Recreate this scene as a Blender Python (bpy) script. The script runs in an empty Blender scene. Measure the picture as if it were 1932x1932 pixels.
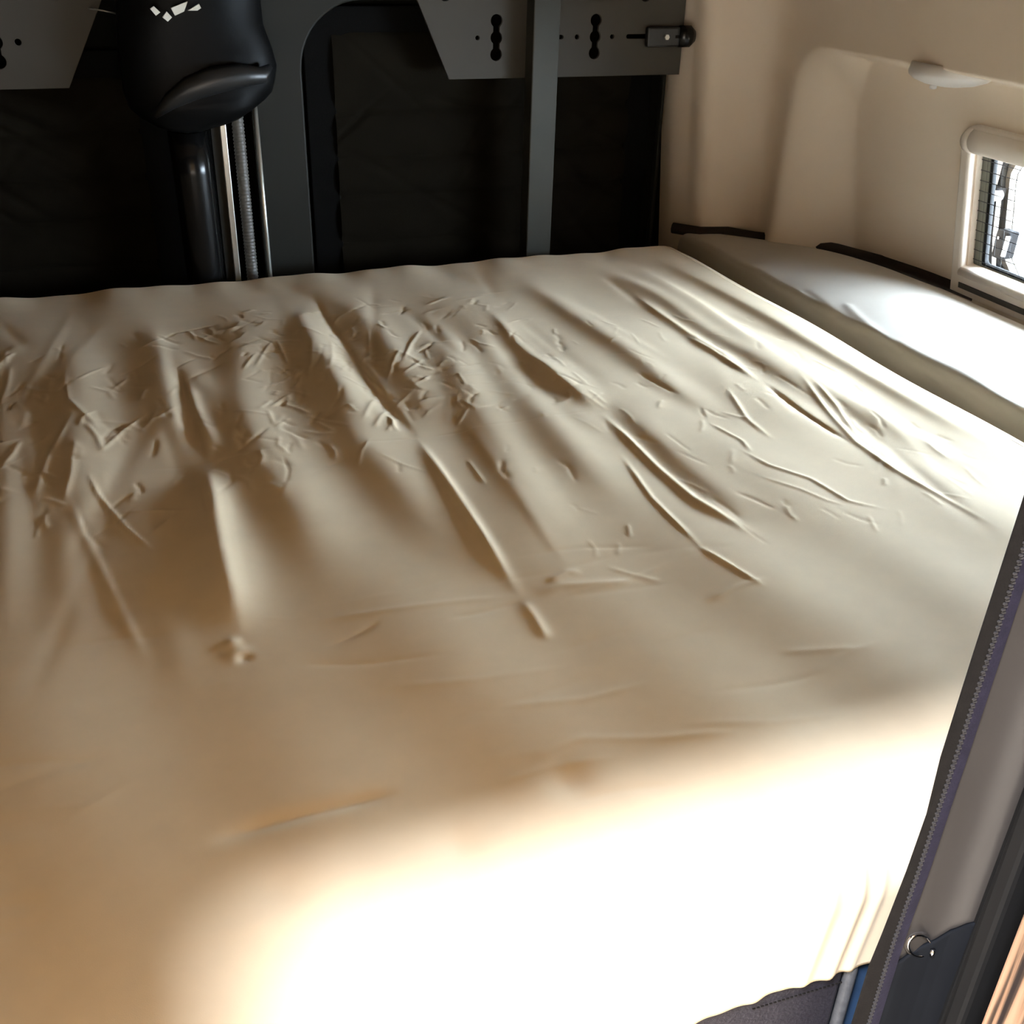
import bpy, bmesh, math, random
import numpy as np
from mathutils import Vector, Matrix

S = bpy.context.scene
COL = S.collection

# ------------------------------------------------------------------ camera
cd = bpy.data.cameras.new('camera')
cd.sensor_fit = 'HORIZONTAL'; cd.sensor_width = 36.0
cd.lens = 2003.0 / 1932.0 * 36.0
cd.clip_start = 0.02; cd.clip_end = 200
cam = bpy.data.objects.new('camera', cd); COL.objects.link(cam)
R_ = Vector((0.93615714, -0.35059189, 0.0263653))
U_ = Vector((0.15079361, 0.46813043, 0.8706981))
B_ = Vector((-0.31760209, -0.81113453, 0.49111066))
cam.matrix_world = Matrix(((R_.x, U_.x, B_.x, 0.0), (R_.y, U_.y, B_.y, 0.0), (R_.z, U_.z, B_.z, 1.45), (0, 0, 0, 1)))
S.camera = cam

# ------------------------------------------------------------------ sky, sun, exposure
W = bpy.data.worlds.new('sky'); S.world = W; W.use_nodes = True
nt = W.node_tree; nt.nodes.clear()
wo = nt.nodes.new('ShaderNodeOutputWorld'); bg = nt.nodes.new('ShaderNodeBackground')
tc = nt.nodes.new('ShaderNodeTexCoord'); sx = nt.nodes.new('ShaderNodeSeparateXYZ'); rp = nt.nodes.new('ShaderNodeValToRGB')
nt.links.new(tc.outputs['Generated'], sx.inputs[0])
# open bright sky on the window side (+x); warm shaded yard on the doorway side
mr = nt.nodes.new('ShaderNodeMapRange'); mr.inputs['From Min'].default_value = 0.50; mr.inputs['From Max'].default_value = 0.80
nt.links.new(sx.outputs['X'], mr.inputs['Value']); nt.links.new(mr.outputs[0], rp.inputs[0])
rp.color_ramp.elements[0].position = 0.0; rp.color_ramp.elements[0].color = (0.0175, 0.0116, 0.0058, 1)
rp.color_ramp.elements[1].position = 1.0; rp.color_ramp.elements[1].color = (0.82, 0.96, 1.14, 1)
nt.links.new(rp.outputs[0], bg.inputs['Color']); nt.links.new(bg.outputs[0], wo.inputs[0])
SKY = 84.0
bg.inputs['Strength'].default_value = SKY

sd = bpy.data.lights.new('sun', 'SUN'); sd.energy = 8.5; sd.angle = math.radians(8.5); sd.color = (0.93, 0.97, 1.10)
sun = bpy.data.objects.new('sun', sd); COL.objects.link(sun)
sun.rotation_euler = Vector((0.488, 0.339, -0.804)).to_track_quat('-Z', 'Y').to_euler()
sun.location = (0, -2, 6)

def portal(name, loc, d, sx_, sy_):
    l = bpy.data.lights.new(name, 'AREA'); l.shape = 'RECTANGLE'; l.size = sx_; l.size_y = sy_
    l.cycles.is_portal = True
    o = bpy.data.objects.new(name, l); COL.objects.link(o); o.location = loc
    o.rotation_euler = Vector(d).to_track_quat('-Z', 'Z').to_euler()
portal('window_portal', (1.262, 0.90, 1.08), (-1, 0, -0.18), 0.80, 0.22)
portal('doorway_portal', (0.14, 0.24, 0.85), (0, 1, 0), 0.46, 1.3)

S.view_settings.view_transform = 'Standard'
S.view_settings.look = 'None'
S.view_settings.gamma = 1.0
S.view_settings.use_curve_mapping = False
S.view_settings.exposure = 0.20

# ------------------------------------------------------------------ helpers
def mat(name, col, rough=0.6, metal=0.0, spec=0.5, noise=None, bump=None, sheen=0.0, trans=0.0):
    """noise = (scale, amount): mottled base colour; bump = (scale, strength, distance)"""
    m = bpy.data.materials.new(name); m.use_nodes = True
    n = m.node_tree; p = n.nodes['Principled BSDF']
    p.inputs['Base Color'].default_value = (*col, 1)
    p.inputs['Roughness'].default_value = rough; p.inputs['Metallic'].default_value = metal
    p.inputs['Specular IOR Level'].default_value = spec
    if sheen: p.inputs['Sheen Weight'].default_value = sheen
    if trans: p.inputs['Transmission Weight'].default_value = trans
    t = n.nodes.new('ShaderNodeTexCoord')
    if noise:
        nz = n.nodes.new('ShaderNodeTexNoise'); nz.inputs['Scale'].default_value = noise[0]; nz.inputs['Detail'].default_value = 5
        n.links.new(t.outputs['Object'], nz.inputs['Vector'])
        r = n.nodes.new('ShaderNodeValToRGB'); a = noise[1]
        r.color_ramp.elements[0].position = 0.3; r.color_ramp.elements[1].position = 0.7
        r.color_ramp.elements[0].color = (*[c * (1 - a) for c in col], 1)
        r.color_ramp.elements[1].color = (*[min(1, c * (1 + a)) for c in col], 1)
        n.links.new(nz.outputs['Fac'], r.inputs[0]); n.links.new(r.outputs[0], p.inputs['Base Color'])
    if bump:
        nb = n.nodes.new('ShaderNodeTexNoise'); nb.inputs['Scale'].default_value = bump[0]; nb.inputs['Detail'].default_value = 4
        n.links.new(t.outputs['Object'], nb.inputs['Vector'])
        b = n.nodes.new('ShaderNodeBump'); b.inputs['Strength'].default_value = bump[1]; b.inputs['Distance'].default_value = bump[2]
        n.links.new(nb.outputs['Fac'], b.inputs['Height']); n.links.new(b.outputs[0], p.inputs['Normal'])
    return m

M = {}
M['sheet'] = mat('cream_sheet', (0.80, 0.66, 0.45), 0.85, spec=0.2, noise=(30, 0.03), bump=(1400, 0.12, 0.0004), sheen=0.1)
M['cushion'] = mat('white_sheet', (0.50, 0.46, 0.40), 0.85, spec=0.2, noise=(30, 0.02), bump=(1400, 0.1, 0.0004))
M['foam'] = mat('foam', (0.6, 0.55, 0.48), 0.9)
M['wall'] = mat('beige_plastic', (0.80, 0.68, 0.55), 0.55, spec=0.35, noise=(6, 0.03), bump=(900, 0.1, 0.0003))
M['gap'] = mat('gap_shade_dark', (0.025, 0.018, 0.014), 0.95)
M['darkwall'] = mat('dark_wall', (0.006, 0.006, 0.005), 0.9, spec=0.06)
M['pillar'] = mat('grey_green_metal', (0.016, 0.016, 0.013), 0.6, spec=0.2, noise=(5, 0.06))
M['quilt'] = mat('dark_quilted_fabric', (0.008, 0.0065, 0.004), 0.9, spec=0.06, noise=(18, 0.15), bump=(700, 0.3, 0.0006))
M['border'] = mat('black_fabric', (0.004, 0.004, 0.0038), 0.9, spec=0.06, bump=(800, 0.3, 0.0005))
M['plate'] = mat('grey_coated_plate', (0.055, 0.049, 0.040), 0.6, spec=0.2, noise=(9, 0.05))
M['alu'] = mat('brushed_aluminium', (0.042, 0.041, 0.033), 0.5, metal=0.2, spec=0.3, noise=(14, 0.06))
M['black'] = mat('black_plastic', (0.012, 0.012, 0.012), 0.4, bump=(500, 0.1, 0.0003))
M['gloss'] = mat('glossy_black', (0.004, 0.004, 0.004), 0.22, spec=0.3)
M['bag'] = mat('black_coated_fabric', (0.0035, 0.0035, 0.0035), 0.45, spec=0.07, noise=(12, 0.2), bump=(30, 0.25, 0.004))
M['pale'] = mat('pale_reflective_patch', (0.62, 0.60, 0.52), 0.5)
M['steel'] = mat('satin_steel', (0.55, 0.55, 0.5), 0.3, metal=0.8, noise=(20, 0.05))
M['chrome'] = mat('chrome', (0.8, 0.8, 0.8), 0.12, metal=1.0)
M['frame'] = mat('cream_window_frame', (0.78, 0.70, 0.61), 0.4, noise=(20, 0.02))
M['seal'] = mat('black_rubber', (0.010, 0.010, 0.010), 0.65, spec=0.12, bump=(300, 0.1, 0.0005))
M['mesh'] = mat('screen_thread', (0.03, 0.03, 0.033), 0.8)
M['door'] = mat('grey_door_skin', (0.034, 0.028, 0.022), 0.7, spec=0.05, noise=(10, 0.05))
M['doorwhite'] = mat('white_body_paint', (0.85, 0.85, 0.84), 0.3)
M['arm'] = mat('grey_arm_plastic', (0.0085, 0.0078, 0.0078), 0.7, spec=0.04, noise=(20, 0.05))
M['lamp'] = mat('white_lens_plastic', (0.82, 0.80, 0.78), 0.3, noise=(30, 0.01))
M['tape'] = mat('black_webbing', (0.009, 0.0078, 0.0070), 0.9, spec=0.12, noise=(150, 0.2), bump=(900, 0.4, 0.0005))
M['purple'] = mat('violet_grey_binding', (0.017, 0.0150, 0.029), 0.85, spec=0.2, noise=(160, 0.25), bump=(700, 0.5, 0.0006))
M['zip'] = mat('zip_teeth_metal', (0.09, 0.085, 0.085), 0.35, metal=0.5)
M['jamb'] = mat('grey_jamb_plastic', (0.042, 0.037, 0.033), 0.45, spec=0.3, noise=(8, 0.04))
M['lower'] = mat('jamb_shade_dark', (0.007, 0.008, 0.010), 0.8, spec=0.06, noise=(12, 0.2))  # shade colour for the lower jamb
M['vinyl'] = mat('slate_leatherette', (0.025, 0.023, 0.030), 0.5, spec=0.35, noise=(60, 0.12), bump=(320, 0.7, 0.0012))
M['piping'] = mat('grey_piping', (0.07, 0.073, 0.078), 0.6, noise=(200, 0.2), bump=(500, 0.5, 0.0006))
M['blue'] = mat('blue_plastic', (0.03, 0.065, 0.13), 0.4, noise=(25, 0.2))
M['ceiling'] = mat('warm_ceiling_panel', (0.28, 0.18, 0.09), 0.7, noise=(5, 0.04))
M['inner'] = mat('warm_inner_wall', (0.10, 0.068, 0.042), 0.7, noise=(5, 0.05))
M['floor'] = mat('brown_floor', (0.24, 0.16, 0.10), 0.6, noise=(8, 0.2))
M['ground'] = mat('pale_gravel', (0.60, 0.50, 0.38), 0.9, noise=(3, 0.15), bump=(40, 0.5, 0.01))
def glass_mat():
    m = bpy.data.materials.new('window_glass'); m.use_nodes = True; n = m.node_tree; n.nodes.clear()
    o = n.nodes.new('ShaderNodeOutputMaterial'); mx = n.nodes.new('ShaderNodeMixShader')
    t = n.nodes.new('ShaderNodeBsdfTransparent'); g = n.nodes.new('ShaderNodeBsdfGlossy'); f = None
    t.inputs[0].default_value = (0.97, 0.985, 0.98, 1); g.inputs['Roughness'].default_value = 0.02; mx.inputs[0].default_value = 0.05
    n.links.new(t.outputs[0], mx.inputs[1]); n.links.new(g.outputs[0], mx.inputs[2]); n.links.new(mx.outputs[0], o.inputs[0])
    return m
M['glass'] = glass_mat()
def wood_mat():
    m = mat('striped_dark_wood', (0.4, 0.25, 0.17), 0.4); n = m.node_tree; p = n.nodes['Principled BSDF']
    t = n.nodes.new('ShaderNodeTexCoord'); mp = n.nodes.new('ShaderNodeMapping'); mp.inputs['Scale'].default_value = (150, 150, 3)
    nz = n.nodes.new('ShaderNodeTexNoise'); nz.inputs['Scale'].default_value = 1.0; nz.inputs['Detail'].default_value = 4; nz.inputs['Distortion'].default_value = 0.4
    r = n.nodes.new('ShaderNodeValToRGB'); e = r.color_ramp.elements
    e[0].position = 0.40; e[0].color = (0.016, 0.011, 0.011, 1); e[1].position = 0.60; e[1].color = (0.42, 0.25, 0.16, 1)
    q = e.new(0.47); q.color = (0.07, 0.045, 0.03, 1); q = e.new(0.52); q.color = (0.30, 0.18, 0.11, 1)
    n.links.new(t.outputs['Object'], mp.inputs[0]); n.links.new(mp.outputs[0], nz.inputs['Vector']); n.links.new(nz.outputs['Fac'], r.inputs[0]); n.links.new(r.outputs[0], p.inputs['Base Color'])
    return m
M['wood'] = wood_mat()

def link(name, me, m, parent=None, smooth=False):
    o = bpy.data.objects.new(name, me); COL.objects.link(o)
    if m is not None: me.materials.append(m)
    if smooth:
        me.polygons.foreach_set('use_smooth', [True] * len(me.polygons)); me.update()
    if parent is not None:
        o.parent = parent; o.matrix_parent_inverse = Matrix.Translation(-parent.location)
    return o
def tag(o, label, cat, group=None):
    o['label'] = label; o['category'] = cat
    if group: o['group'] = group
    return o
def struct(o):
    o['kind'] = 'structure'; return o
def thing(name, loc, label, cat, group=None):
    o = bpy.data.objects.new(name, None); COL.objects.link(o); o.location = loc; o.empty_display_size = 0.05
    return tag(o, label, cat, group)
def bm_new(): return bmesh.new()
def bm_done(bm, name):
    bmesh.ops.recalc_face_normals(bm, faces=bm.faces)
    me = bpy.data.meshes.new(name); bm.to_mesh(me); bm.free(); return me
def add_box(bm, a, b, bev=0.0, seg=2):
    a = Vector(a); b = Vector(b)
    r = bmesh.ops.create_cube(bm, size=1.0); vs = r['verts']
    bmesh.ops.scale(bm, vec=(b - a), verts=vs); bmesh.ops.translate(bm, vec=(a + b) / 2, verts=vs)
    if bev:
        es = list({e for v in vs for e in v.link_edges})
        bmesh.ops.bevel(bm, geom=es, offset=bev, segments=seg, profile=0.5, affect='EDGES')
def box(name, a, b, m, parent=None, bev=0.0, seg=2):
    bm = bm_new(); add_box(bm, a, b, bev, seg); return link(name, bm_done(bm, name), m, parent, smooth=False)
def add_tube(bm, pts, rad, n=12, closed=False, cap=True, flat=None):
    """tube along pts; rad scalar or list; flat=(axis vector, factor) squashes"""
    pts = [Vector(p) for p in pts]; N = len(pts); rings = []; up = None
    for i, p in enumerate(pts):
        if closed: d = pts[(i + 1) % N] - pts[i - 1]
        else: d = pts[min(i + 1, N - 1)] - pts[max(i - 1, 0)]
        d.normalize()
        if up is None:
            up = Vector((0, 0, 1)) if abs(d.z) < 0.9 else Vector((0, 1, 0))
        s = d.cross(up).normalized(); up = s.cross(d).normalized()
        r = rad[i] if isinstance(rad, (list, tuple)) else rad
        ring = []
        for k in range(n):
            a = 2 * math.pi * k / n; off = s * math.cos(a) * r + up * math.sin(a) * r
            if flat is not None:
                ax = Vector(flat[0]).normalized(); off -= ax * off.dot(ax) * (1 - flat[1])
            ring.append(bm.verts.new(p + off))
        rings.append(ring)
    for i in range(N if closed else N - 1):
        a, b = rings[i], rings[(i + 1) % N]
        for k in range(n): bm.faces.new((a[k], a[(k + 1) % n], b[(k + 1) % n], b[k]))
    if cap and not closed:
        bm.faces.new(rings[0]); bm.faces.new(list(reversed(rings[-1])))
def tube(name, pts, rad, m, parent=None, **kw):
    bm = bm_new(); add_tube(bm, pts, rad, **kw); return link(name, bm_done(bm, name), m, parent, smooth=True)
def circle(cx, cy, r, n=28): return [(cx + r * math.cos(2 * math.pi * k / n), cy + r * math.sin(2 * math.pi * k / n)) for k in range(n)]
def rrect(x0, y0, x1, y1, r, n=8, corners=(1, 1, 1, 1)):
    """rounded rectangle, ccw from bottom left; corners bl, br, tr, tl"""
    out = []
    for (cx, cy, a0, on) in ((x0, y0, 180, corners[0]), (x1, y0, 270, corners[1]), (x1, y1, 0, corners[2]), (x0, y1, 90, corners[3])):
        if not on: out.append((cx, cy)); continue
        ox = cx + (r if cx == x0 else -r); oy = cy + (r if cy == y0 else -r)
        for k in range(n + 1):
            a = math.radians(a0 + 90 * k / n); out.append((ox + r * math.cos(a), oy + r * math.sin(a)))
    return out
def plate_mesh(name, outer, holes, thick, bevel=0.0, map3=None):
    """flat plate with holes: outline in (u,v), thickness along n; map3(u,v,n) gives the point in the room"""
    cu = bpy.data.curves.new(name, 'CURVE'); cu.dimensions = '2D'; cu.fill_mode = 'BOTH'; cu.extrude = thick / 2
    cu.bevel_depth = bevel; cu.bevel_resolution = 2; cu.offset = -bevel
    for poly in [outer] + list(holes):
        sp = cu.splines.new('POLY'); sp.points.add(len(poly) - 1); sp.use_cyclic_u = True
        for q, (u, v) in zip(sp.points, poly): q.co = (u, v, 0, 1)
    o = bpy.data.objects.new(name, cu); COL.objects.link(o)
    dg = bpy.context.evaluated_depsgraph_get(); dg.update()
    me = bpy.data.meshes.new_from_object(o.evaluated_get(dg)); me.name = name
    bpy.data.objects.remove(o); bpy.data.curves.remove(cu)
    me.materials.clear()
    if map3:
        for v in me.vertices: v.co = map3(*v.co)
    me.update(); return me
def grid_mesh(name, P, faces_mask=None):
    """P: (ny,nx,3) array"""
    ny, nx = P.shape[:2]
    me = bpy.data.meshes.new(name)
    idx = np.arange(ny * nx).reshape(ny, nx)
    q = np.stack([idx[:-1, :-1], idx[:-1, 1:], idx[1:, 1:], idx[1:, :-1]], -1).reshape(-1, 4)
    if faces_mask is not None: q = q[faces_mask.reshape(-1)]
    me.vertices.add(ny * nx); me.vertices.foreach_set('co', P.astype(np.float32).ravel())
    me.loops.add(len(q) * 4); me.loops.foreach_set('vertex_index', q.astype(np.int32).ravel())
    me.polygons.add(len(q)); me.polygons.foreach_set('loop_start', np.arange(0, len(q) * 4, 4, dtype=np.int32))
    me.update(calc_edges=True); me.validate(); return me
def sstep(t): t = np.clip(t, 0, 1); return t * t * (3 - 2 * t)
XZ = lambda y0: (lambda u, v, n: Vector((u, y0 - n, v)))

FOLDS=[
('g',[(-0.1395,1.3055),(-0.1283,1.0454),(-0.1233,0.8868),(-0.1219,0.7278)],3,18,22),
('g',[(-0.0537,1.4722),(-0.0672,1.0886),(-0.0696,0.9173),(-0.0695,0.808),(-0.0685,0.6897)],4.5,26,30),
('g',[(0.0394,1.4897),(0.0373,1.2872),(0.0357,1.1256),(0.033,1.0063)],3.5,24,13),
('e',[(0.0596,1.0203),(0.0566,0.9291),(0.0524,0.8293),(0.0514,0.7598),(0.0494,0.7001)],6,22,14),
('g',[(0.0612,1.0351),(0.0566,0.9291),(0.0524,0.8293),(0.0514,0.7598),(0.0481,0.6847)],4,26,22),
('e',[(0.056,1.2998),(0.0578,1.1485),(0.0593,1.0178)],-3,9,5),
('g',[(0.0585,1.2455),(0.0646,1.1464),(0.0701,1.0793),(0.0726,1.0315)],3,9,9),
('g',[(0.1552,1.4794),(0.124,1.1917),(0.1162,1.0309),(0.1299,0.8946),(0.1317,0.8034),(0.136,0.7077)],5,28,32),
('g',[(0.2467,1.5017),(0.2274,1.1942),(0.2228,1.0246),(0.2326,0.9186),(0.2383,0.8175),(0.2481,0.7379)],4.5,26,28),
('g',[(0.2327,1.5311),(0.2336,1.3043),(0.2354,1.1577),(0.2337,1.0212)],2.5,16,16),
('e',[(0.2709,1.5463),(0.2729,1.2927),(0.2753,1.1372),(0.2806,1.015)],-4,16,6),
('g',[(0.3172,1.52),(0.3221,1.3192),(0.3193,1.1321),(0.3156,0.9956)],3.5,20,26),
('e',[(0.282,1.0201),(0.2824,0.9088),(0.2819,0.7932),(0.2788,0.6829)],3.2,9,7),
('g',[(0.4075,1.3829),(0.3736,1.1155),(0.354,0.917),(0.3452,0.7932),(0.3434,0.7202)],4.5,26,28),
('g',[(0.4649,1.39),(0.4394,1.166),(0.436,1.0164),(0.4334,0.8792),(0.438,0.7845)],3.2,24,26),
('e',[(0.501,1.3966),(0.4886,1.2491),(0.4936,1.1405),(0.5,1.0568),(0.5026,1.0143)],3.4,12,20),
('g',[(0.4928,1.2113),(0.4979,1.1337),(0.5,1.0568),(0.5037,1.0108)],3.4,15,24),
('e',[(0.5026,1.0143),(0.5032,0.9482),(0.5022,0.8701),(0.5053,0.7964),(0.5263,0.7038)],3.4,7,7),
('g',[(0.5337,1.0253),(0.5346,0.9201),(0.5376,0.8214),(0.5473,0.7278)],1.9,16,24),
('g',[(0.5981,1.5378),(0.6101,1.3242),(0.6202,1.1895),(0.6226,1.0744),(0.6372,0.9239)],3.6,18,24),
('e',[(0.7345,1.4069),(0.7313,1.3131),(0.7324,1.22),(0.7384,1.1441),(0.7351,1.0474)],3.2,9,13),
('e',[(0.7238,1.227),(0.7297,1.1569),(0.7326,1.041)],2.6,7,6),
('e',[(0.7359,1.0364),(0.7311,0.9485),(0.7345,0.8532)],-2.6,7,4),
('g',[(0.7411,1.5585),(0.7656,1.3794),(0.7647,1.2329),(0.7739,1.0842),(0.7719,0.9123)],3.4,16,20),
('g',[(0.8581,1.5976),(0.8756,1.3167),(0.8766,1.103),(0.8779,0.9032),(0.8909,0.7629)],5,15,30),
('g',[(0.804,1.5892),(0.8051,1.3041),(0.7993,1.0862),(0.8067,0.9094),(0.8339,0.7028)],4,24,14),
('e',[(0.7948,1.0551),(0.7615,0.9391),(0.741,0.8554),(0.7392,0.7848),(0.7475,0.713),(0.7542,0.6472)],1.8,5,4),
('e',[(0.7959,1.0218),(0.7784,0.942),(0.7516,0.8649)],1.2,4,4),
('e',[(0.6055,0.8826),(0.615,0.8344),(0.6407,0.7948),(0.6498,0.7443),(0.6813,0.715)],1.3,3,3),
('e',[(0.6105,0.9547),(0.621,0.8972),(0.6138,0.8637)],1.1,3,3),
('e',[(0.5911,0.8167),(0.6167,0.7782),(0.6293,0.7509),(0.6424,0.7342)],0.8,2.5,2.5),
('e',[(0.684,1.0381),(0.6585,0.9474),(0.6566,0.8889)],1.2,4,4),
('e',[(0.4786,0.9103),(0.465,0.8093),(0.464,0.7025)],1.6,3.5,4),
('e',[(0.4612,0.717),(0.4718,0.6782),(0.4838,0.6321)],1.6,3.5,3.5),
('e',[(0.6002,1.1175),(0.6043,1.0889),(0.6152,1.0333)],-1.5,4,4),
('e',[(-0.0546,1.028),(-0.0462,0.9787),(-0.0235,0.9024),(-0.0009,0.8468)],1.6,3,3),
('e',[(0.0422,1.3894),(0.0649,1.4203),(0.1298,1.4407)],-1,3,3),
('e',[(-0.012,1.023),(0.0606,1.0199),(0.1368,1.0218)],-0.7,2.5,2.5),
('e',[(0.1955,1.006),(0.2846,1.0123),(0.416,1.015),(0.5028,1.0205)],-0.8,2.2,2.2),
('e',[(0.0954,0.7095),(0.1808,0.7007),(0.2436,0.6963),(0.2817,0.6903)],1,5,5),
('e',[(0.1044,0.6694),(0.1402,0.6794),(0.1606,0.6917)],-0.8,4,4),
('e',[(0.2093,0.6755),(0.2463,0.6774),(0.2842,0.6845)],-0.9,4,4),
('e',[(0.2794,0.6844),(0.28,0.6559),(0.278,0.6222)],1.6,6,6),
('e',[(0.0743,0.6605),(0.1387,0.6389),(0.2033,0.6291)],-0.6,4,4),
('e',[(0.2881,0.6882),(0.319,0.6925),(0.3834,0.68)],1.3,7,7),
('e',[(0.3076,0.7006),(0.3316,0.7105),(0.3455,0.7077)],1.3,6,6),
('e',[(0.4231,0.6302),(0.4606,0.6415),(0.4952,0.6459)],1.2,5,5),
('e',[(-0.0022,0.4977),(0.0367,0.5007),(0.0837,0.5008),(0.1295,0.502)],-3,8,7),
('e',[(0.4414,0.5537),(0.4787,0.5433),(0.5167,0.5335)],0.6,5,5),
('e',[(0.1975,0.5617),(0.2753,0.5491),(0.3414,0.5503)],0.7,5,5),
('e',[(0.2399,0.5145),(0.311,0.4921),(0.3707,0.4776)],0.6,5,5),
('e',[(0.1314,0.6093),(0.2083,0.5931),(0.2928,0.5885)],0.6,6,6),
('e',[(0.2156,0.4563),(0.2641,0.4547),(0.3068,0.4462)],-1,6,6),
('e',[(0.394,0.3924),(0.4301,0.3904),(0.4566,0.3834)],-2,8,8),
('e',[(-0.0747,1.3209),(-0.0698,1.2187),(-0.0461,1.151),(-0.0368,1.1058)],1.2,5,5),
('e',[(-0.1053,0.9703),(-0.0918,1.0706),(-0.0646,1.1863)],1.3,5,5),
('e',[(-0.0774,0.9613),(-0.0695,1.0267),(-0.0641,1.1144)],1.6,6,5),
('e',[(-0.0428,1.0679),(-0.0173,1.1206),(0.0131,1.1623)],1.2,4,4),
('e',[(-0.0382,1.0665),(-0.042,1.1075),(-0.0542,1.1535)],1.2,4,4),
('e',[(0.1447,1.2548),(0.1671,1.3142),(0.1882,1.3587)],1,3,3),
('e',[(0.1882,1.3587),(0.188,1.2789),(0.188,1.2601)],1.2,3,3),
('e',[(0.2348,1.3449),(0.215,1.252),(0.2,1.2025)],1,5,4),
('e',[(0.2582,1.338),(0.244,1.2622),(0.2291,1.2113)],1,4,4),
('e',[(0.3151,1.3644),(0.2971,1.2855),(0.2825,1.2317)],0.9,3,3),
('e',[(0.2915,1.1748),(0.319,1.2397),(0.3367,1.2737)],1.3,3,4),
('e',[(0.3238,1.2193),(0.3538,1.289),(0.3845,1.3441)],1.3,3,4),
('e',[(0.3105,1.1832),(0.3331,1.2035),(0.3544,1.2291)],0.9,3,3),
('e',[(0.2351,1.0637),(0.2559,1.1107),(0.2723,1.1381)],1.2,4,4),
('e',[(0.2413,1.04),(0.2601,1.0784),(0.2744,1.0972)],1.2,4,4),
('e',[(0.2534,1.0291),(0.269,1.0606),(0.2773,1.0731)],1,4,4),
('e',[(0.1407,1.1306),(0.1643,1.1629),(0.1795,1.1781)],0.9,3,3),
('e',[(0.1407,1.1306),(0.1404,1.0931),(0.1408,1.0784)],0.9,3,3),
('e',[(0.1404,1.0757),(0.1596,1.1019),(0.1618,1.1043)],0.9,3,3),
('e',[(-0.1181,1.1313),(-0.1249,1.0938),(-0.1361,1.0599)],1.3,5,5),
('e',[(-0.1423,1.2255),(-0.1366,1.3046),(-0.1352,1.3572)],1,5,5),
('e',[(0.0029,1.1358),(0.0231,1.1442),(0.048,1.1669)],0.8,3,3),]
DIMPLES=[((0.1476,0.4458),-2.4,14),((0.04,0.4446),-1.6,16),((0.2322,0.4734),-2,14),((0.2024,0.392),-1.6,12),((0.3292,0.3615),1.5,10),((0.1294,0.4204),1.5,10),((0.0457,0.682),1.8,9),((0.0429,0.6971),2,6),((0.049,0.6773),-2,6)]
CUSHION_FOLDS=[
('e',[(0.9625,1.3978),(0.9611,1.2255),(0.9389,1.0859)],2.5,7,7),
('e',[(0.9968,1.3317),(0.9771,1.1968),(0.9448,1.1051)],-2.5,6,6),
('e',[(1.014,1.2475),(0.9674,1.0671),(0.9329,0.9625)],2.5,7,8),
('e',[(0.9786,1.15),(0.9428,1.015),(0.9237,0.9135)],-3,7,6),
('e',[(0.9943,1.1012),(0.9972,0.9797),(0.9887,0.8687)],2,6,7),
('e',[(0.9572,0.9918),(0.9425,0.9077),(0.943,0.8205)],2.5,7,7),]

Z0 = 0.95      # top of the mattress

# ------------------------------------------------------------------ van shell
struct(box('floor', (-2.6, 0.2, -0.06), (1.3, 1.85, 0.0), M['floor']))
struct(box('ceiling', (-2.6, 0.1, 1.95), (1.3, 1.85, 2.0), M['ceiling']))
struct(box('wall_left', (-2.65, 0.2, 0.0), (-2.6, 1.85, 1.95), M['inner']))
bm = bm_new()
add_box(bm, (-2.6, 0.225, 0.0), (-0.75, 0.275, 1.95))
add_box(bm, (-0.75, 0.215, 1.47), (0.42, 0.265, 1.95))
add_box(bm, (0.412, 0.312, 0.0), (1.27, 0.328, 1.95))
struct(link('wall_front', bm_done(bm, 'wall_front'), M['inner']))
struct(box('door_blocker', (-1.25, 0.18, 0.02), (-0.335, 0.205, 1.9), M['doorwhite'], bev=0.004))  # unseen door leaf, added to block sun and sky light at left
struct(box('sun_blocker', (-1.6, -1.2, 1.455), (-0.305, 0.212, 1.475), M['inner']))      # added unseen board above the doorway, blocks the sun
struct(box('ground', (-30, -30, -0.5), (4.2, 30, -0.45), M['ground']))

# far wall: dark board, metal skin with the rounded window recess, all dark
struct(box('wall_back', (-2.6, 1.80, 0.0), (1.27, 1.85, 1.95), M['darkwall']))
rec = rrect(0.318, 0.45, 0.945, 1.329, 0.10, 10)
pm = plate_mesh('trim_1', [(0.236, 0.2), (0.951, 0.2), (0.951, 1.94), (0.236, 1.94)], [rec], 0.010, 0.003, XZ(1.762))
struct(link('trim_1', pm, M['pillar'], smooth=False))

# right wall: moulded plastic with the recess around the window
prof = [(0.966, 1.83), (0.966, 1.792), (0.968, 1.765), (0.976, 1.745), (0.984, 1.728), (0.989, 1.708), (1.000, 1.694), (1.020, 1.688), (1.045, 1.684), (1.066, 1.679), (1.084, 1.670), (1.098, 1.656), (1.103, 1.636), (1.102, 1.616), (1.100, 1.600), (1.1, 1.58)]
pp = []
for i in range(len(prof) - 1):
    p0 = prof[max(i - 1, 0)]; p1 = prof[i]; p2 = prof[i + 1]; p3 = prof[min(i + 2, len(prof) - 1)]
    for t in np.linspace(0, 1, 5)[:-1]:
        pp.append(tuple(0.5 * (2 * p1[k] + (p2[k] - p0[k]) * t + (2 * p0[k] - 5 * p1[k] + 4 * p2[k] - p3[k]) * t * t + (3 * p1[k] - p0[k] - 3 * p2[k] + p3[k]) * t ** 3) for k in (0, 1)))
ys = np.concatenate([np.linspace(1.58, 1.27, 63)[0:], np.linspace(1.262, 0.62, 40), np.linspace(0.60, 0.29, 12)])
cols = np.array(pp + [(1.1, y) for y in ys])
zs = np.concatenate([np.linspace(0.0, 0.94, 10), np.linspace(0.955, 1.22, 40), np.linspace(1.224, 1.32, 49), np.linspace(1.34, 1.95, 16)])
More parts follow.
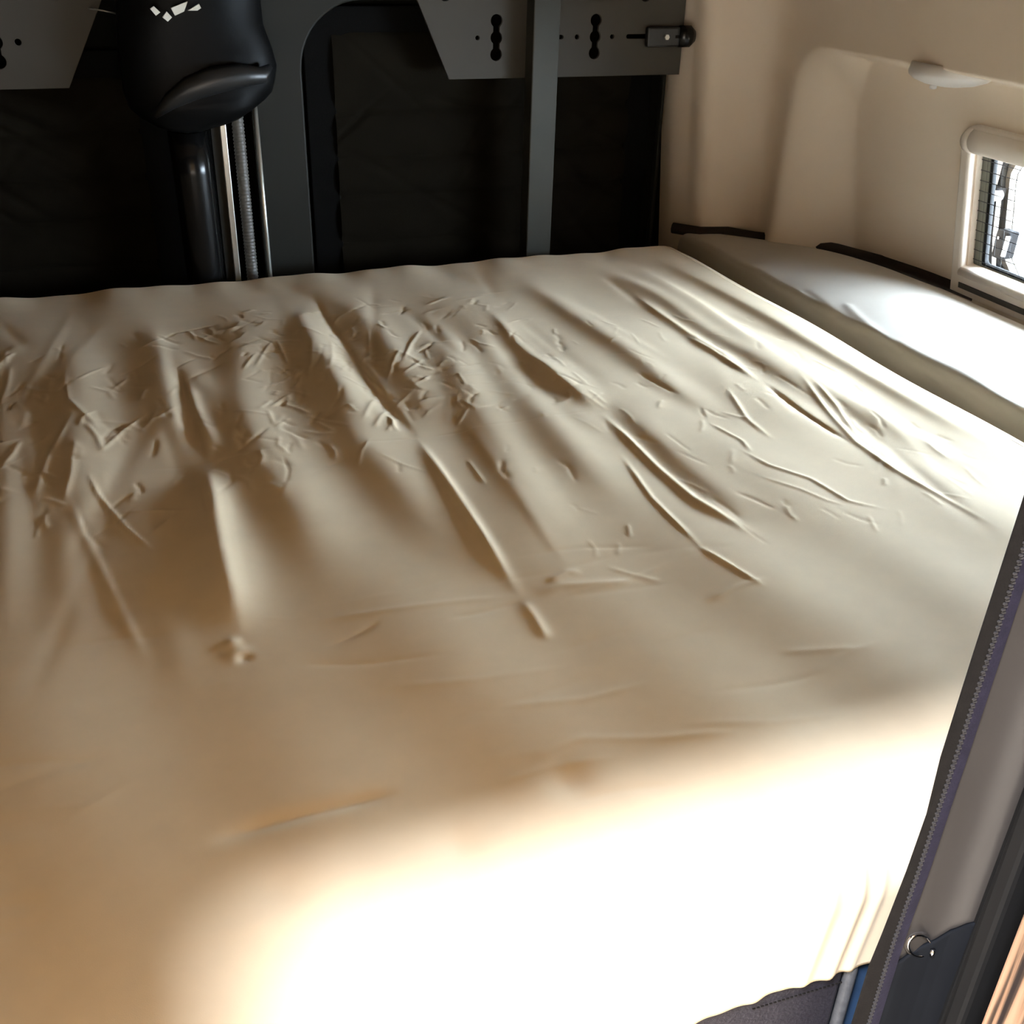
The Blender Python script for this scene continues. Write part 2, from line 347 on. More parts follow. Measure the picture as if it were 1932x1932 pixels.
CX = np.tile(cols[:, 0], (len(zs), 1)); CY = np.tile(cols[:, 1], (len(zs), 1)); CZ = np.tile(zs[:, None], (1, len(cols)))
# rounded-rectangle distance into the recess
rr = 0.075
qy = 1.600 - CY; qz = 1.281 - CZ            # >0 inside
ax_ = np.maximum(rr - qy, 0); az_ = np.maximum(rr - qz, 0)
inner = np.minimum(qy, qz)
sdf = np.where((qy < rr) & (qz < rr), rr - np.sqrt(ax_ ** 2 + az_ ** 2), inner)
side = np.clip(qy / (qy + 6 * np.maximum(qz, 1e-4)), 0, 1)   # 0 near the left end, 1 near the lip
wdt = np.where(qz < qy, 0.020 + 0.075 * np.clip(1 - (qy - qz) / 0.10, 0, 1), 0.095)
fr = sstep(sdf / wdt)
depth = 1.246 - 0.19 * (CZ - 0.95) - 1.1
bulge = 0.028 * sstep((CY - 1.28) / 0.25)     # wall curls in towards the corner
tilt = (0.006 - 0.075 * (CZ - 1.15)) * sstep((CY - 1.60) / 0.08)
up_t = -0.12 * np.clip(CZ - 1.30, 0, 1) ** 1.15
CX = CX + np.maximum(depth - bulge, 0.0) * fr + tilt + up_t
P = np.stack([CX, CY, CZ], -1)
cy = (CY[:-1, :-1] + CY[:-1, 1:]) / 2; cz = (CZ[:-1, :-1] + CZ[1:, :-1]) / 2
mask = ~((cy < 1.266) & (cy > 0.545) & (cz > 0.965) & (cz < 1.185))
struct(link('wall_right', grid_mesh('wall_right', P, mask), M['wall'], smooth=True))
# dark strip standing in for the shade in the gap behind the little cushion
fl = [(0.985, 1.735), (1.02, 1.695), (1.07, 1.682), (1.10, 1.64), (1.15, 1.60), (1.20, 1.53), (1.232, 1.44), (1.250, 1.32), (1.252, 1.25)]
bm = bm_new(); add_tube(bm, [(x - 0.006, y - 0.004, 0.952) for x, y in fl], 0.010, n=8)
struct(link('gap_shade', bm_done(bm, 'gap_shade'), M['gap'], smooth=True))

# ------------------------------------------------------------------ window in the right wall
TN = Vector((-0.19, 0, 1)).normalized(); NN = Vector((-1, 0, -0.19)).normalized()
def WF(u, v, n): return Vector((1.24, 1.286, 0.95)) + Vector((0, -1, 0)) * u + TN * v + NN * n
win = bpy.data.objects.new('window_1', None); COL.objects.link(win); win.location = (1.24, 0.95, 0.95); struct(win)
UE = 0.76
fo = rrect(0.0, 0.0, UE, 0.257, 0.026, 8, (0, 0, 1, 1))
fi = rrect(0.021, 0.0435, UE - 0.021, 0.218, 0.002, 2)
link('window_frame', plate_mesh('window_frame', fo, [fi], 0.018, 0.005, lambda u, v, n: WF(u, v, n - 0.008)), M['frame'], win)
# rounded blind cassette along the top and its end cap seam
bm = bm_new(); add_tube(bm, [WF(u, 0.236, -0.001) for u in (0.026, 0.05, UE - 0.026)], 0.0185, n=20)
link('blind_cassette', bm_done(bm, 'blind_cassette'), M['frame'], win, smooth=True)
bm = bm_new(); add_tube(bm, [WF(0.012, 0.232, -0.002), WF(0.02, 0.235, -0.0005), WF(0.0275, 0.236, 0)], [0.0165, 0.019, 0.0192], n=20)
link('cassette_end_cap', bm_done(bm, 'cassette_end_cap'), M['frame'], win, smooth=True)
bm = bm_new(); add_tube(bm, [WF(u, 0.037, 0.004) for u in (0.021, UE - 0.021)], 0.0065, n=10)
link('blind_bar', bm_done(bm, 'blind_bar'), M['frame'], win, smooth=True)
bm = bm_new()
a0, a1 = WF(0.022, 0.012, 0.0065), WF(UE - 0.02, 0.019, 0.0072)
vs = [bm.verts.new(p) for p in (WF(0.022, 0.012, 0.0063), WF(UE - 0.02, 0.012, 0.0063), WF(UE - 0.02, 0.0205, 0.0063), WF(0.022, 0.0205, 0.0063))]
f = bm.faces.new(vs); r = bmesh.ops.extrude_face_region(bm, geom=[f]); bmesh.ops.translate(bm, vec=NN * 0.0012, verts=[g for g in r['geom'] if isinstance(g, bmesh.types.BMVert)])
link('sill_groove', bm_done(bm, 'sill_groove'), M['jamb'], win)
link('window_seal', plate_mesh('window_seal', rrect(0.0345, 0.040, UE - 0.015, 0.224, 0.004, 3), [rrect(0.0405, 0.047, UE - 0.03, 0.2165, 0.006, 4)], 0.006, 0.001, lambda u, v, n: WF(u, v, n - 0.026)), M['seal'], win)
link('window_reveal', plate_mesh('window_reveal', rrect(0.012, 0.034, UE - 0.010, 0.232, 0.004, 3), [rrect(0.0345, 0.044, UE - 0.03, 0.2195, 0.004, 4)], 0.005, 0.0, lambda u, v, n: WF(u, v, n - 0.0235)), mat('grey_green_reveal', (0.16, 0.16, 0.125), 0.6, noise=(25, 0.05)), win)
link('window_pane', plate_mesh('window_pane', rrect(0.03, 0.045, UE - 0.025, 0.219, 0.005, 3), [], 0.003, 0.0, lambda u, v, n: WF(u, v, n - 0.031)), M['glass'], win)
bm = bm_new()
for k in range(11):
    v = 0.052 + k * 0.0152
    add_tube(bm, [WF(0.022, v, -0.017), WF(UE - 0.022, v, -0.017)], 0.0006, n=5)
for k in range(47):
    u = 0.0345 + k * 0.0152
    add_tube(bm, [WF(u, 0.044, -0.017), WF(u, 0.218, -0.017)], 0.00022, n=5)
link('insect_screen', bm_done(bm, 'insect_screen'), M['mesh'], win)

# ------------------------------------------------------------------ door standing open outside the window
YZ = lambda x0: (lambda u, v, n: Vector((x0 - n, -u, v)))      # u = -y
dr = thing('vehicle_door', (1.36, 0.85, 0.4), 'grey vehicle door with rounded window standing open outside the van window', 'door')
hole = [(-1.238, 0.952), (-1.267, 0.963), (-1.293, 0.986), (-1.306, 1.018), (-1.315, 1.058), (-1.324, 1.098), (-1.325, 1.113), (-1.319, 1.127), (-1.303, 1.139), (-1.27, 1.146), (-1.2, 1.15), (-0.25, 1.15), (-0.22, 1.14), (-0.20, 1.12), (-0.20, 0.99), (-0.22, 0.96), (-0.26, 0.952)]
def ring_panel(name, hole, u0, u1, v0, v1, xa, xb, m, parent):
    """door skin around the window hole: hole outline joined to a rectangle, with thickness"""
    cu, cv = -0.75, 1.05; bm = bm_new(); rings = [[], [], [], []]
    for u, v in hole:
        du, dv = u - cu, v - cv
        t = min(((u1 - cu) if du > 0 else (u0 - cu)) / du if abs(du) > 1e-6 else 1e9, ((v1 - cv) if dv > 0 else (v0 - cv)) / dv if abs(dv) > 1e-6 else 1e9)
        for k, (p, x) in enumerate((((u, v), xa), ((cu + du * t, cv + dv * t), xa), ((cu + du * t, cv + dv * t), xb), ((u, v), xb))):
            rings[k].append(bm.verts.new((x, -p[0], p[1])))
    n = len(hole)
    for k in range(4):
        r, q = rings[k], rings[(k + 1) % 4]
        for i in range(n): bm.faces.new((r[i], r[(i + 1) % n], q[(i + 1) % n], q[i]))
    return link(name, bm_done(bm, name), m, parent)
big = []
for i, (u, v) in enumerate(hole):
    u2, v2 = hole[(i + 1) % len(hole)]
    for t in (0.0, 0.25, 0.5, 0.75): big.append((u + (u2 - u) * t, v + (v2 - v) * t))
ring_panel('door_panel', big, -1.385, -0.10, 0.3, 1.45, 1.355, 1.358, M['door'], dr)
def ring3(pts, off, x):
    c = Vector((-0.76, 1.05)); return [Vector((x, -(c.x + (u - c.x) * (1 + off)), c.y + (v - c.y) * (1 + off * 3.2))) for u, v in pts]
tube('window_rim', ring3(hole, 0.006, 1.352), 0.0045, M['doorwhite'], dr, closed=True)
tube('window_gasket', ring3(hole, 0.045, 1.352), 0.0045, M['seal'], dr, closed=True)
tube('window_gasket', ring3(hole, 0.082, 1.352), 0.004, M['seal'], dr, closed=True)
box('door_edge_strip', (1.330, 1.352, 0.6), (1.349, 1.386, 1.40), M['doorwhite'], dr, bev=0.003)
box('edge_seal', (1.330, 1.340, 0.6), (1.346, 1.350, 1.09), M['seal'], dr, bev=0.002)
hb = bm_new(); add_box(hb, (1.322, 1.327, 1.074), (1.345, 1.372, 1.093), 0.003)
link('hinge_bracket', bm_done(hb, 'hinge_bracket'), M['arm'], dr)
bm = bm_new(); add_tube(bm, [(1.318, 1.329, 1.081), (1.334, 1.329, 1.081)], 0.0085, n=18); link('pivot_cap', bm_done(bm, 'pivot_cap'), M['doorwhite'], dr, smooth=True)
for (ya, yb, w, k) in ((1.357, 1.332, 0.004, 'arm'), (1.343, 1.316, 0.007, 'arm'), (1.331, 1.309, 0.0035, 'doorwhite')):
    tube('guide_arm', [(1.336, ya, 1.076), (1.336, (ya + yb) / 2, 1.02), (1.338, yb - 0.002, 0.965), (1.34, yb - 0.012, 0.93)], w, M[k], dr, n=10)
lt = box('latch', (1.325, 1.283, 0.990), (1.350, 1.309, 1.034), M['arm'], dr, bev=0.004)
bm = bm_new(); add_tube(bm, [(1.326, 1.284, 0.996), (1.326, 1.283, 1.028)], 0.0035, n=8); link('latch_rim', bm_done(bm, 'latch_rim'), M['lamp'], lt, smooth=True)
add_ = bm_new(); add_tube(add_, [(1.322, 1.299, 1.022), (1.326, 1.299, 1.022)], 0.0022, n=10); link('latch_screw', bm_done(add_, 'latch_screw'), M['chrome'], lt)

# ------------------------------------------------------------------ puck lamp under the lip
lp = thing('puck_lamp', (1.115, 1.283, 1.272), 'white dome lamp fixed under the ledge above the window', 'lamp')
def lathe(name, prof_, c, m, parent, n=40):
    bm = bm_new(); rings = []
    for r, z in prof_:
        if r < 1e-5: rings.append([bm.verts.new((c[0], c[1], c[2] + z))])
        else: rings.append([bm.verts.new((c[0] + r * math.cos(2 * math.pi * k / n), c[1] + r * math.sin(2 * math.pi * k / n), c[2] + z)) for k in range(n)])
    for a, b in zip(rings[:-1], rings[1:]):
        for k in range(n):
            va = [a[k % len(a)], a[(k + 1) % len(a)]]; vb = [b[(k + 1) % len(b)], b[k % len(b)]]
            vv = []
            for v in va + vb:
                if v not in vv: vv.append(v)
            if len(vv) > 2: bm.faces.new(vv)
    return link(name, bm_done(bm, name), m, parent, smooth=True)
LC = (1.146, 1.283, 1.272)
lathe('lamp_base', [(0, 0.006), (0.036, 0.006), (0.038, 0.002), (0.038, -0.002), (0, -0.002)], LC, M['lamp'], lp)
lathe('lamp_lens', [(0.0, 0.012), (0.056, 0.012), (0.0585, -0.001), (0.0575, -0.005), (0.050, -0.0105), (0.036, -0.0155), (0.018, -0.0185), (0, -0.0195)], LC, M['lamp'], lp)
lathe('lamp_button', [(0, -0.018), (0.005, -0.018), (0.005, -0.0225), (0.003, -0.0235), (0, -0.0235)], (1.122, 1.287, 1.273), M['lamp'], lp, n=14)

# ------------------------------------------------------------------ quilted covers in the recesses of the far wall
def quilt(name, x0, x1, z0, z1, y0, seams, label, corner=None):
    nx, nz = 150, 170
    x = np.linspace(x0, x1, nx); z = np.linspace(z0, z1, nz); Xg, Zg = np.meshgrid(x, z)
    ss = sorted([z0] + seams + [z1]); h = np.zeros_like(Zg)
    for a, b in zip(ss[:-1], ss[1:]):
        t = (Zg - a) / (b - a); ins = (t >= 0) & (t <= 1)
        h = np.where(ins, 0.012 * np.sqrt(np.clip(4 * t * (1 - t), 0, 1)), h)
    rng = np.random.RandomState(int(abs(x0) * 1000) + 3)
    for _ in range(46):
        cx, cz = rng.uniform(x0, x1), rng.uniform(z0, z1); a = rng.uniform(-0.9, -0.2) + (rng.rand() < 0.3) * 1.2
        L = rng.uniform(0.03, 0.10); w = rng.uniform(0.004, 0.009)
        du = (Xg - cx) * math.cos(a) + (Zg - cz) * math.sin(a); dv = -(Xg - cx) * math.sin(a) + (Zg - cz) * math.cos(a)
        h -= rng.uniform(0.002, 0.005) * np.exp(-(du / L) ** 2 - (dv / w) ** 2)
    P = np.stack([Xg, y0 - h, Zg], -1)
    msk = None
    t = thing(name, ((x0 + x1) / 2, y0, z0), label, 'window cover')
    o = link('quilted_face', grid_mesh(name, P, msk), M['quilt'], t, smooth=True)
    link('border', plate_mesh('border', rrect(x0 - 0.045, z0 - 0.03, x1 + 0.045, z1 + 0.035, 0.06, 8), [rrect(x0 + 0.003, z0 + 0.003, x1 - 0.003, z1 - 0.003, 0.03, 6)], 0.008, 0.002, XZ(y0 + 0.001)), M['border'], t)
    return t
quilt('quilted_window_cover', 0.372, 0.893, 0.56, 1.284, 1.787, [0.62, 0.74, 0.85, 0.952, 1.03, 1.092, 1.165], 'dark quilted window cover in the rounded recess behind the metal post')
quilt('quilted_window_cover', -0.42, 0.072, 0.56, 1.225, 1.787, [0.62, 0.74, 0.85, 0.945, 1.018, 1.078, 1.145], 'dark quilted window cover left of the black hanging bag')

# ------------------------------------------------------------------ perforated plates along the top of the far wall
def keyslot(cx, z):
    zs_ = np.linspace(z - 0.034, z + 0.034, 61); hw = []
    for q in zs_:
        w = 0.0052
        for c in (-0.0245, 0, 0.0245):
            d2 = 0.0096 ** 2 - (q - z - c) ** 2
            if d2 > 0: w = max(w, math.sqrt(d2))
        if abs(q - z) > 0.0245 and (abs(q - z) - 0.0245) > 0: 
            d2 = 0.0096 ** 2 - (abs(q - z) - 0.0245) ** 2; w = math.sqrt(max(d2, 0)) 
        hw.append(max(w, 0.0004))
    return [(cx + w, q) for q, w in zip(zs_, hw)] + [(cx - w, q) for q, w in reversed(list(zip(zs_, hw)))]
def slot(x0, x1, z, r=0.0034):
    return [(x1 - r + r * math.cos(a), z + r * math.sin(a)) for a in np.linspace(-math.pi / 2, math.pi / 2, 8)] + [(x0 + r + r * math.cos(a), z + r * math.sin(a)) for a in np.linspace(math.pi / 2, 3 * math.pi / 2, 8)]
YP = 1.728; ZH = 1.2775
def plate_thing(outer, holes, x, label):
    o = link('perforated_plate', plate_mesh('perforated_plate', outer, holes, 0.004, 0.0006, XZ(YP)), M['plate'])
    return tag(o, label, 'panel', 'perforated plates along the far wall')
hr = [keyslot(0.6245, ZH), keyslot(0.7965, ZH), circle(0.593, ZH, 0.0035, 14), circle(0.764, ZH, 0.0038, 14), circle(0.827, ZH, 0.0036, 14), slot(0.716, 0.740, ZH), slot(0.853, 0.930, ZH), circle(0.540, 1.340, 0.0105), circle(0.883, 1.340, 0.0105)]
for z in (1.40, 1.53, 1.66):
    for x in (0.54, 0.71, 0.883): hr.append(circle(x, z, 0.0105))
plate_thing([(0.546, 1.217), (0.9585, 1.217), (0.9585, 1.75), (0.310, 1.75)], hr, 0.7, 'grey perforated plate with keyhole slots behind the metal post')
hl = [keyslot(-0.104, ZH), circle(-0.075, ZH, 0.0045, 14), circle(-0.019, 1.342, 0.0125), circle(-0.19, 1.342, 0.0125), keyslot(-0.27, ZH)]
plate_thing([(-0.55, 1.217), (-0.019, 1.217), (0.265, 1.75), (-0.55, 1.75)][:1] + [(-0.019, 1.217), (0.241, 1.70), (-0.55, 1.70)], hl, -0.2, 'grey perforated plate with slanted edge above the left quilted cover')

# vertical metal post standing in front of the far wall
pt = thing('metal_post', (0.69, 1.70, 0.05), 'tall grey brushed metal post in front of the perforated plate', 'post')
box('post_face', (0.6735, 1.690, 0.05), (0.7185, 1.704, 1.94), M['alu'], pt, bev=0.002)
box('post_flange', (0.675, 1.704, 0.05), (0.679, 1.726, 1.94), M['alu'], pt)

# latch on the right end of the plate
ltc = thing('sliding_latch', (0.93, 1.722, 1.2765), 'black sliding latch bolted across the right end of the perforated plate', 'latch')
box('latch_plate', (0.886, 1.712, 1.262), (0.969, 1.7245, 1.2925), M['black'], ltc, bev=0.003)
bm = bm_new(); add_tube(bm, [(0.945, 1.7145, 1.278), (0.966, 1.7145, 1.278), (0.975, 1.7145, 1.278)], [0.017, 0.017, 0.009], n=18, flat=((0, 1, 0), 0.5))
link('latch_knob', bm_done(bm, 'latch_knob'), M['gloss'], ltc, smooth=True)
box('latch_slot', (0.937, 1.7105, 1.2755), (0.958, 1.7125, 1.280), M['gloss'], ltc)
bm = bm_new(); add_tube(bm, [(0.9195, 1.707, 1.2775), (0.9195, 1.713, 1.2775)], 0.0045, n=6); link('latch_screw', bm_done(bm, 'latch_screw'), M['steel'], ltc)

# ------------------------------------------------------------------ black bag and the tubes under it
bag = thing('black_bag', (0.15, 1.66, 1.20), 'black rounded bag hanging at the far wall above the black tube', 'bag')
lev = [(1.176, 0.148, 0.006), (1.179, 0.148, 0.030), (1.184, 0.150, 0.048), (1.192, 0.150, 0.066), (1.205, 0.151, 0.086), (1.216, 0.150, 0.096), (1.233, 0.150, 0.101), (1.256, 0.153, 0.103), (1.28, 0.150, 0.101), (1.31, 0.147, 0.094), (1.345, 0.148, 0.093), (1.40, 0.148, 0.09), (1.47, 0.148, 0.085), (1.52, 0.148, 0.06), (1.53, 0.148, 0.02)]
sc = 1.68 / 1.60
bm = bm_new(); rings = []; n = 48
for z, cx, hw in lev:
    z = 1.45 + (z - 1.45) * sc if z < 1.45 else z; cx *= sc; hw *= sc
    sag = 0.018 * max(0, 1 - (z - 1.16) / 0.1)
    ring = []
    for k in range(n):
        a = 2 * math.pi * k / n
        dx = hw * math.copysign(abs(math.cos(a)) ** 0.8, math.cos(a)); dy = 0.042 * min(1, (hw / 0.09) ** 0.6) * math.sin(a)
        ring.append(bm.verts.new((cx + dx, 1.68 + dy + 0.004 * math.sin(9 * z / 0.07 + 3 * a), z + sag * dx / 0.1 * 0.9 + 0.012 * max(0, -dx / 0.1) * 0)))
    rings.append(ring)
for a, b in zip(rings[:-1], rings[1:]):
    for k in range(n): bm.faces.new((a[k], a[(k + 1) % n], b[(k + 1) % n], b[k]))
bm.faces.new(rings[0]); bm.faces.new(rings[-1])
bo = link('bag_body', bm_done(bm, 'bag_body'), M['bag'], bag, smooth=True)
lipp = [(0.083, 1.203), (0.105, 1.222), (0.131, 1.237), (0.165, 1.248), (0.203, 1.253), (0.228, 1.252), (0.240, 1.262)]
bm = bm_new(); add_tube(bm, [(x * 1.055, 1.640 - 0.012 * math.sin(math.pi * i / 6), 1.45 + (z - 1.45) * 1.055) for i, (x, z) in enumerate(lipp)], [0.004, 0.011, 0.016, 0.018, 0.015, 0.011, 0.004], n=16)
link('folded_flap', bm_done(bm, 'folded_flap'), M['black'], bag, smooth=True)
patch = [[(0.096, 1.33), (0.101, 1.333), (0.108, 1.326), (0.102, 1.322)], [(0.110, 1.320), (0.116, 1.327), (0.122, 1.320), (0.116, 1.315)], [(0.122, 1.331), (0.144, 1.339), (0.138, 1.327), (0.126, 1.322)], [(0.143, 1.328), (0.158, 1.336), (0.160, 1.331), (0.155, 1.328)]]
bm = bm_new()
def scp(x, z, y): k = y / 1.58; return Vector((x * k, y, 1.45 + (z - 1.45) * k))
for q in patch:
    f = bm.faces.new([bm.verts.new(scp(x, z, 1.622)) for x, z in q]); r = bmesh.ops.extrude_face_region(bm, geom=[f])
    bmesh.ops.translate(bm, vec=(0, 0.006, 0), verts=[g for g in r['geom'] if isinstance(g, bmesh.types.BMVert)])
link('pale_print', bm_done(bm, 'pale_print'), M['pale'], bag)['label'] = 'four pale grey patches'

o = tube('black_tube', [(0.1355 + 0.002, 1.694, 0.3), (0.1365, 1.694, 0.8), (0.1345, 1.694, 1.1), (0.1330, 1.694, 1.159)], 0.0285, M['gloss'], n=32)
tag(o, 'glossy black upright tube under the hanging bag', 'tube')
rl = thing('flat_rail', (0.18, 1.70, 0.3), 'grey flat upright rail with bright edge right of the black tube', 'rail')
box('rail_face', (0.167, 1.695, 0.3), (0.1795, 1.71, 1.21), M['pillar'], rl)
box('rail_edge', (0.1795, 1.688, 0.3), (0.1885, 1.71, 1.21), M['steel'], rl, bev=0.001)['label'] = 'bright metal edge'
pts = []; rad = []
for k in range(420):
    z = 0.5 + k * 0.00175; pts.append((0.2075 - 0.002 * (z - 1.1), 1.70, z)); rad.append(0.0092 if k % 3 else 0.0076)
o = tube('corrugated_hose', pts, rad, mat('grey_hose_plastic', (0.10, 0.095, 0.085), 0.4), n=16)
tag(o, 'dark grey corrugated hose between the flat rail and thin steel tube', 'hose')
o = tube('steel_tube', [(0.237, 1.70, 0.3), (0.2355, 1.70, 1.0), (0.2345, 1.70, 1.22)], 0.0036, M['steel'], n=14)
tag(o, 'thin bright steel tube beside the grey pillar', 'tube')
o = tube('wire_hoop', [(0.018, 1.745, 1.3185), (0.031, 1.70, 1.3205), (0.041, 1.69, 1.3195), (0.053, 1.695, 1.3165), (0.062, 1.72, 1.312), (0.066, 1.78, 1.309)], 0.0011, M['steel'], n=8)
tag(o, 'thin bright wire at the slanted edge of the left perforated plate', 'wire')

# ------------------------------------------------------------------ bed
def seg_field(Xg, Yg, H, pts, amp, wl, wr, soft, taper=True):
    """adds a fold along a polyline; wl / wr are its widths to the left and to the right"""
    pts = np.array(pts, float)
    if soft:                                   # smooth the path of the soft folds
        q = [pts[0]]
        for i in range(len(pts) - 1):
            p0 = pts[max(i - 1, 0)]; p1 = pts[i]; p2 = pts[i + 1]; p3 = pts[min(i + 2, len(pts) - 1)]
            for t in (0.25, 0.5, 0.75, 1.0):
                q.append(0.5 * (2 * p1 + (p2 - p0) * t + (2 * p0 - 5 * p1 + 4 * p2 - p3) * t * t + (3 * p1 - p0 - 3 * p2 + p3) * t ** 3))
        pts = np.array(q)
    pad = 4.5 * max(wl, wr)
    x0, y0 = pts.min(0) - pad; x1, y1 = pts.max(0) + pad
    ix = np.where((Xg[0] >= x0) & (Xg[0] <= x1))[0]; iy = np.where((Yg[:, 0] >= y0) & (Yg[:, 0] <= y1))[0]
    if len(ix) < 2 or len(iy) < 2: return
    sl = (slice(iy[0], iy[-1] + 1), slice(ix[0], ix[-1] + 1)); x = Xg[sl]; y = Yg[sl]
    L = np.concatenate([[0], np.cumsum(np.linalg.norm(np.diff(pts, axis=0), axis=1))]); T = L[-1]
    best = np.full(x.shape, 1e9); sg = np.zeros(x.shape); arc = np.zeros(x.shape)
    for i in range(len(pts) - 1):
        a = pts[i]; d = pts[i + 1] - a; ll = max(np.hypot(*d), 1e-9); d = d / ll
        t = np.clip((x - a[0]) * d[0] + (y - a[1]) * d[1], 0, ll)
        ex = x - a[0] - t * d[0]; ey = y - a[1] - t * d[1]; dist = np.hypot(ex, ey)
        m = dist < best
        best[m] = dist[m]; arc[m] = (L[i] + t)[m]; sg[m] = np.sign(ex)[m] if abs(d[1]) > 0.15 else np.sign(-ey)[m]
    w = np.where(sg >= 0, wr, wl)
    if soft: h = np.exp(-(best / w) ** 2)
    else: h = np.exp(-best / w) * (1 - 0.0) if False else 1.0 / (1 + (best / w) ** 2) ** 1.5 * np.exp(-np.maximum(best / w - 1.2, 0) * 0.6)
    u = arc / max(T, 1e-9); tp = sstep(np.minimum(u, 1 - u) / 0.28 + 0.02)
    H[sl] += amp * h * tp

dx = 0.0020
xr_top = 0.945
xa = np.arange(-0.60, xr_top - 0.030, dx)
yf, yb = 0.345, 1.648
r_f, r_b, r_r = 0.030, 0.020, 0.032
ya = np.arange(yf + r_f, yb - r_b, dx)
# profile across (x): flat then roll down on the right side
ang = np.linspace(0, math.pi / 2, 16)
px = np.concatenate([xa, xr_top - r_r + r_r * np.sin(ang[0:])])
pzx = np.concatenate([np.zeros(len(xa)), -(r_r - r_r * np.cos(ang))])
px = np.concatenate([px, np.full(8, xr_top)]); pzx = np.concatenate([pzx, -r_r - np.linspace(0.01, 0.12, 8)])
# profile along (y): hem, front face, roll, flat, roll, back face
hemn = 24
fz = -np.linspace(0.094, r_f + 0.003, hemn)
py = np.concatenate([np.full(hemn, yf), yf + r_f - r_f * np.cos(ang)[::-1][::-1] * 0 - r_f * np.sin(ang[::-1])])
pzy = np.concatenate([fz, -(r_f - r_f * np.cos(ang[::-1]))])
py = np.concatenate([py, ya[1:], yb - r_b + r_b * np.sin(ang), np.full(8, yb)])
pzy = np.concatenate([pzy, np.zeros(len(ya) - 1), -(r_b - r_b * np.cos(ang)), -r_b - np.linspace(0.01, 0.12, 8)])
Xg, Yg = np.meshgrid(px, py); Zx, Zy = np.meshgrid(pzx, pzy)
H = np.zeros_like(Xg)
for k, pts, a, wl, wr in FOLDS:
    q = 1.0 if k == 'g' else 0.78
    seg_field(Xg, Yg, H, pts, a * 0.001 * (1.0 if k == 'g' else 0.86), wl * 0.001 * q, wr * 0.001 * q, k == 'g')
for (cx, cy), a, r in DIMPLES:
    H += a * 0.001 * np.exp(-((Xg - cx) ** 2 + (Yg - cy) ** 2) / (r * 0.001) ** 2)
rng = np.random.RandomState(11)
def rand_folds(n, xlo, xhi, ylo, yhi, amp, wid, ln, a_mu, a_sd):
    for _ in range(n):
        cx, cy = rng.uniform(xlo, xhi), rng.uniform(ylo, yhi); a = rng.normal(a_mu, a_sd); L = rng.uniform(*ln) / 2; b = rng.normal(0, 0.25)
        p = [(cx - L * math.cos(a), cy - L * math.sin(a)), (cx + L * b * -math.sin(a) * 0.5, cy + L * b * math.cos(a) * 0.5), (cx + L * math.cos(a), cy + L * math.sin(a))]
        s = rng.choice([-1, 1]); w = rng.uniform(*wid)
        seg_field(Xg, Yg, H, p, s * rng.uniform(*amp), w, w * rng.uniform(0.7, 1.4), False)
rand_folds(260, -0.45, 0.36, 0.90, 1.42, (0.0003, 0.0009), (0.0018, 0.0040), (0.02, 0.08), math.pi / 2, 0.55)
rand_folds(150, 0.10, 0.55, 1.05, 1.48, (0.0003, 0.0009), (0.0018, 0.004), (0.015, 0.06), math.pi / 2 - 0.5, 0.8)
rand_folds(120, 0.35, 0.85, 0.68, 1.30, (0.0002, 0.0006), (0.0015, 0.003), (0.015, 0.06), math.pi / 2, 0.4)
rand_folds(40, -0.3, 0.5, 0.40, 0.75, (0.0002, 0.0005), (0.003, 0.006), (0.05, 0.16), 0.05, 0.15)
for _ in range(60):       # soft mid-size swells, mostly running front to back
    cx, cy = rng.uniform(-0.5, 0.9), rng.uniform(0.75, 1.55); a = math.pi / 2 + rng.normal(-0.05, 0.2); L = rng.uniform(0.06, 0.2)
    w = rng.uniform(0.006, 0.016)
    seg_field(Xg, Yg, H, [(cx - L * math.cos(a), cy - L * math.sin(a)), (cx, cy), (cx + L * math.cos(a), cy + L * math.sin(a))], rng.choice([-1, 1]) * rng.uniform(0.0003, 0.0011), w, w * rng.uniform(0.6, 1.5), True)
# broad softness of the foam and small swells along the far edge
H += 0.0012 * np.sin(Xg * 21 + 1.0) * np.sin(Yg * 17) + 0.0008 * np.sin(Xg * 43 + Yg * 9)
edge = np.exp(-((Yg - 1.63) / 0.05) ** 2)
H += edge * (0.0014 * np.sin(Xg * 31 + 0.6) + 0.0008 * np.sin(Xg * 83 + 2))
# hanging folds on the front face
fw = sstep((0.378 - Yg) / 0.034) * 0.45
for x_, a_, w_ in ((0.352, 0.006, 0.006), (0.372, 0.007, 0.005), (0.388, 0.004, 0.004), (0.318, 0.003, 0.006), (0.20, 0.003, 0.012), (0.27, 0.002, 0.01), (0.05, 0.003, 0.015), (-0.12, 0.003, 0.015)):
    xs_ = x_ + 0.25 * (Yg - yf) + 0.12 * (Zy + 0.03)
    H += fw * a_ * np.exp(-((Xg - xs_) / w_) ** 2)
# outward direction on the rolls
nyv = np.where(Yg < yf + r_f, -np.clip((yf + r_f - Yg) / r_f, 0, 1), np.where(Yg > yb - r_b, np.clip((Yg - yb + r_b) / r_b, 0, 1), 0))
nxv = np.clip((Xg - xr_top + r_r) / r_r, 0, 1)
nzv = np.sqrt(np.clip(1 - np.clip(nxv ** 2 + nyv ** 2, 0, 1), 0.0, 1)); nl = np.sqrt(nxv ** 2 + nyv ** 2 + nzv ** 2)
hem_w = np.where(Yg <= yf + 1e-4, 0.0007 * np.sin(Xg * 120) + 0.0006 * np.sin(Xg * 260), 0) * np.clip((-Zy - 0.06) / 0.03, 0, 1)
P = np.stack([Xg + H * nxv / nl, Yg + H * nyv / nl, Z0 + Zx + Zy + H * nzv / nl + hem_w], -1)
sheet = link('fitted_sheet', grid_mesh('fitted_sheet', P), M['sheet'], smooth=True)
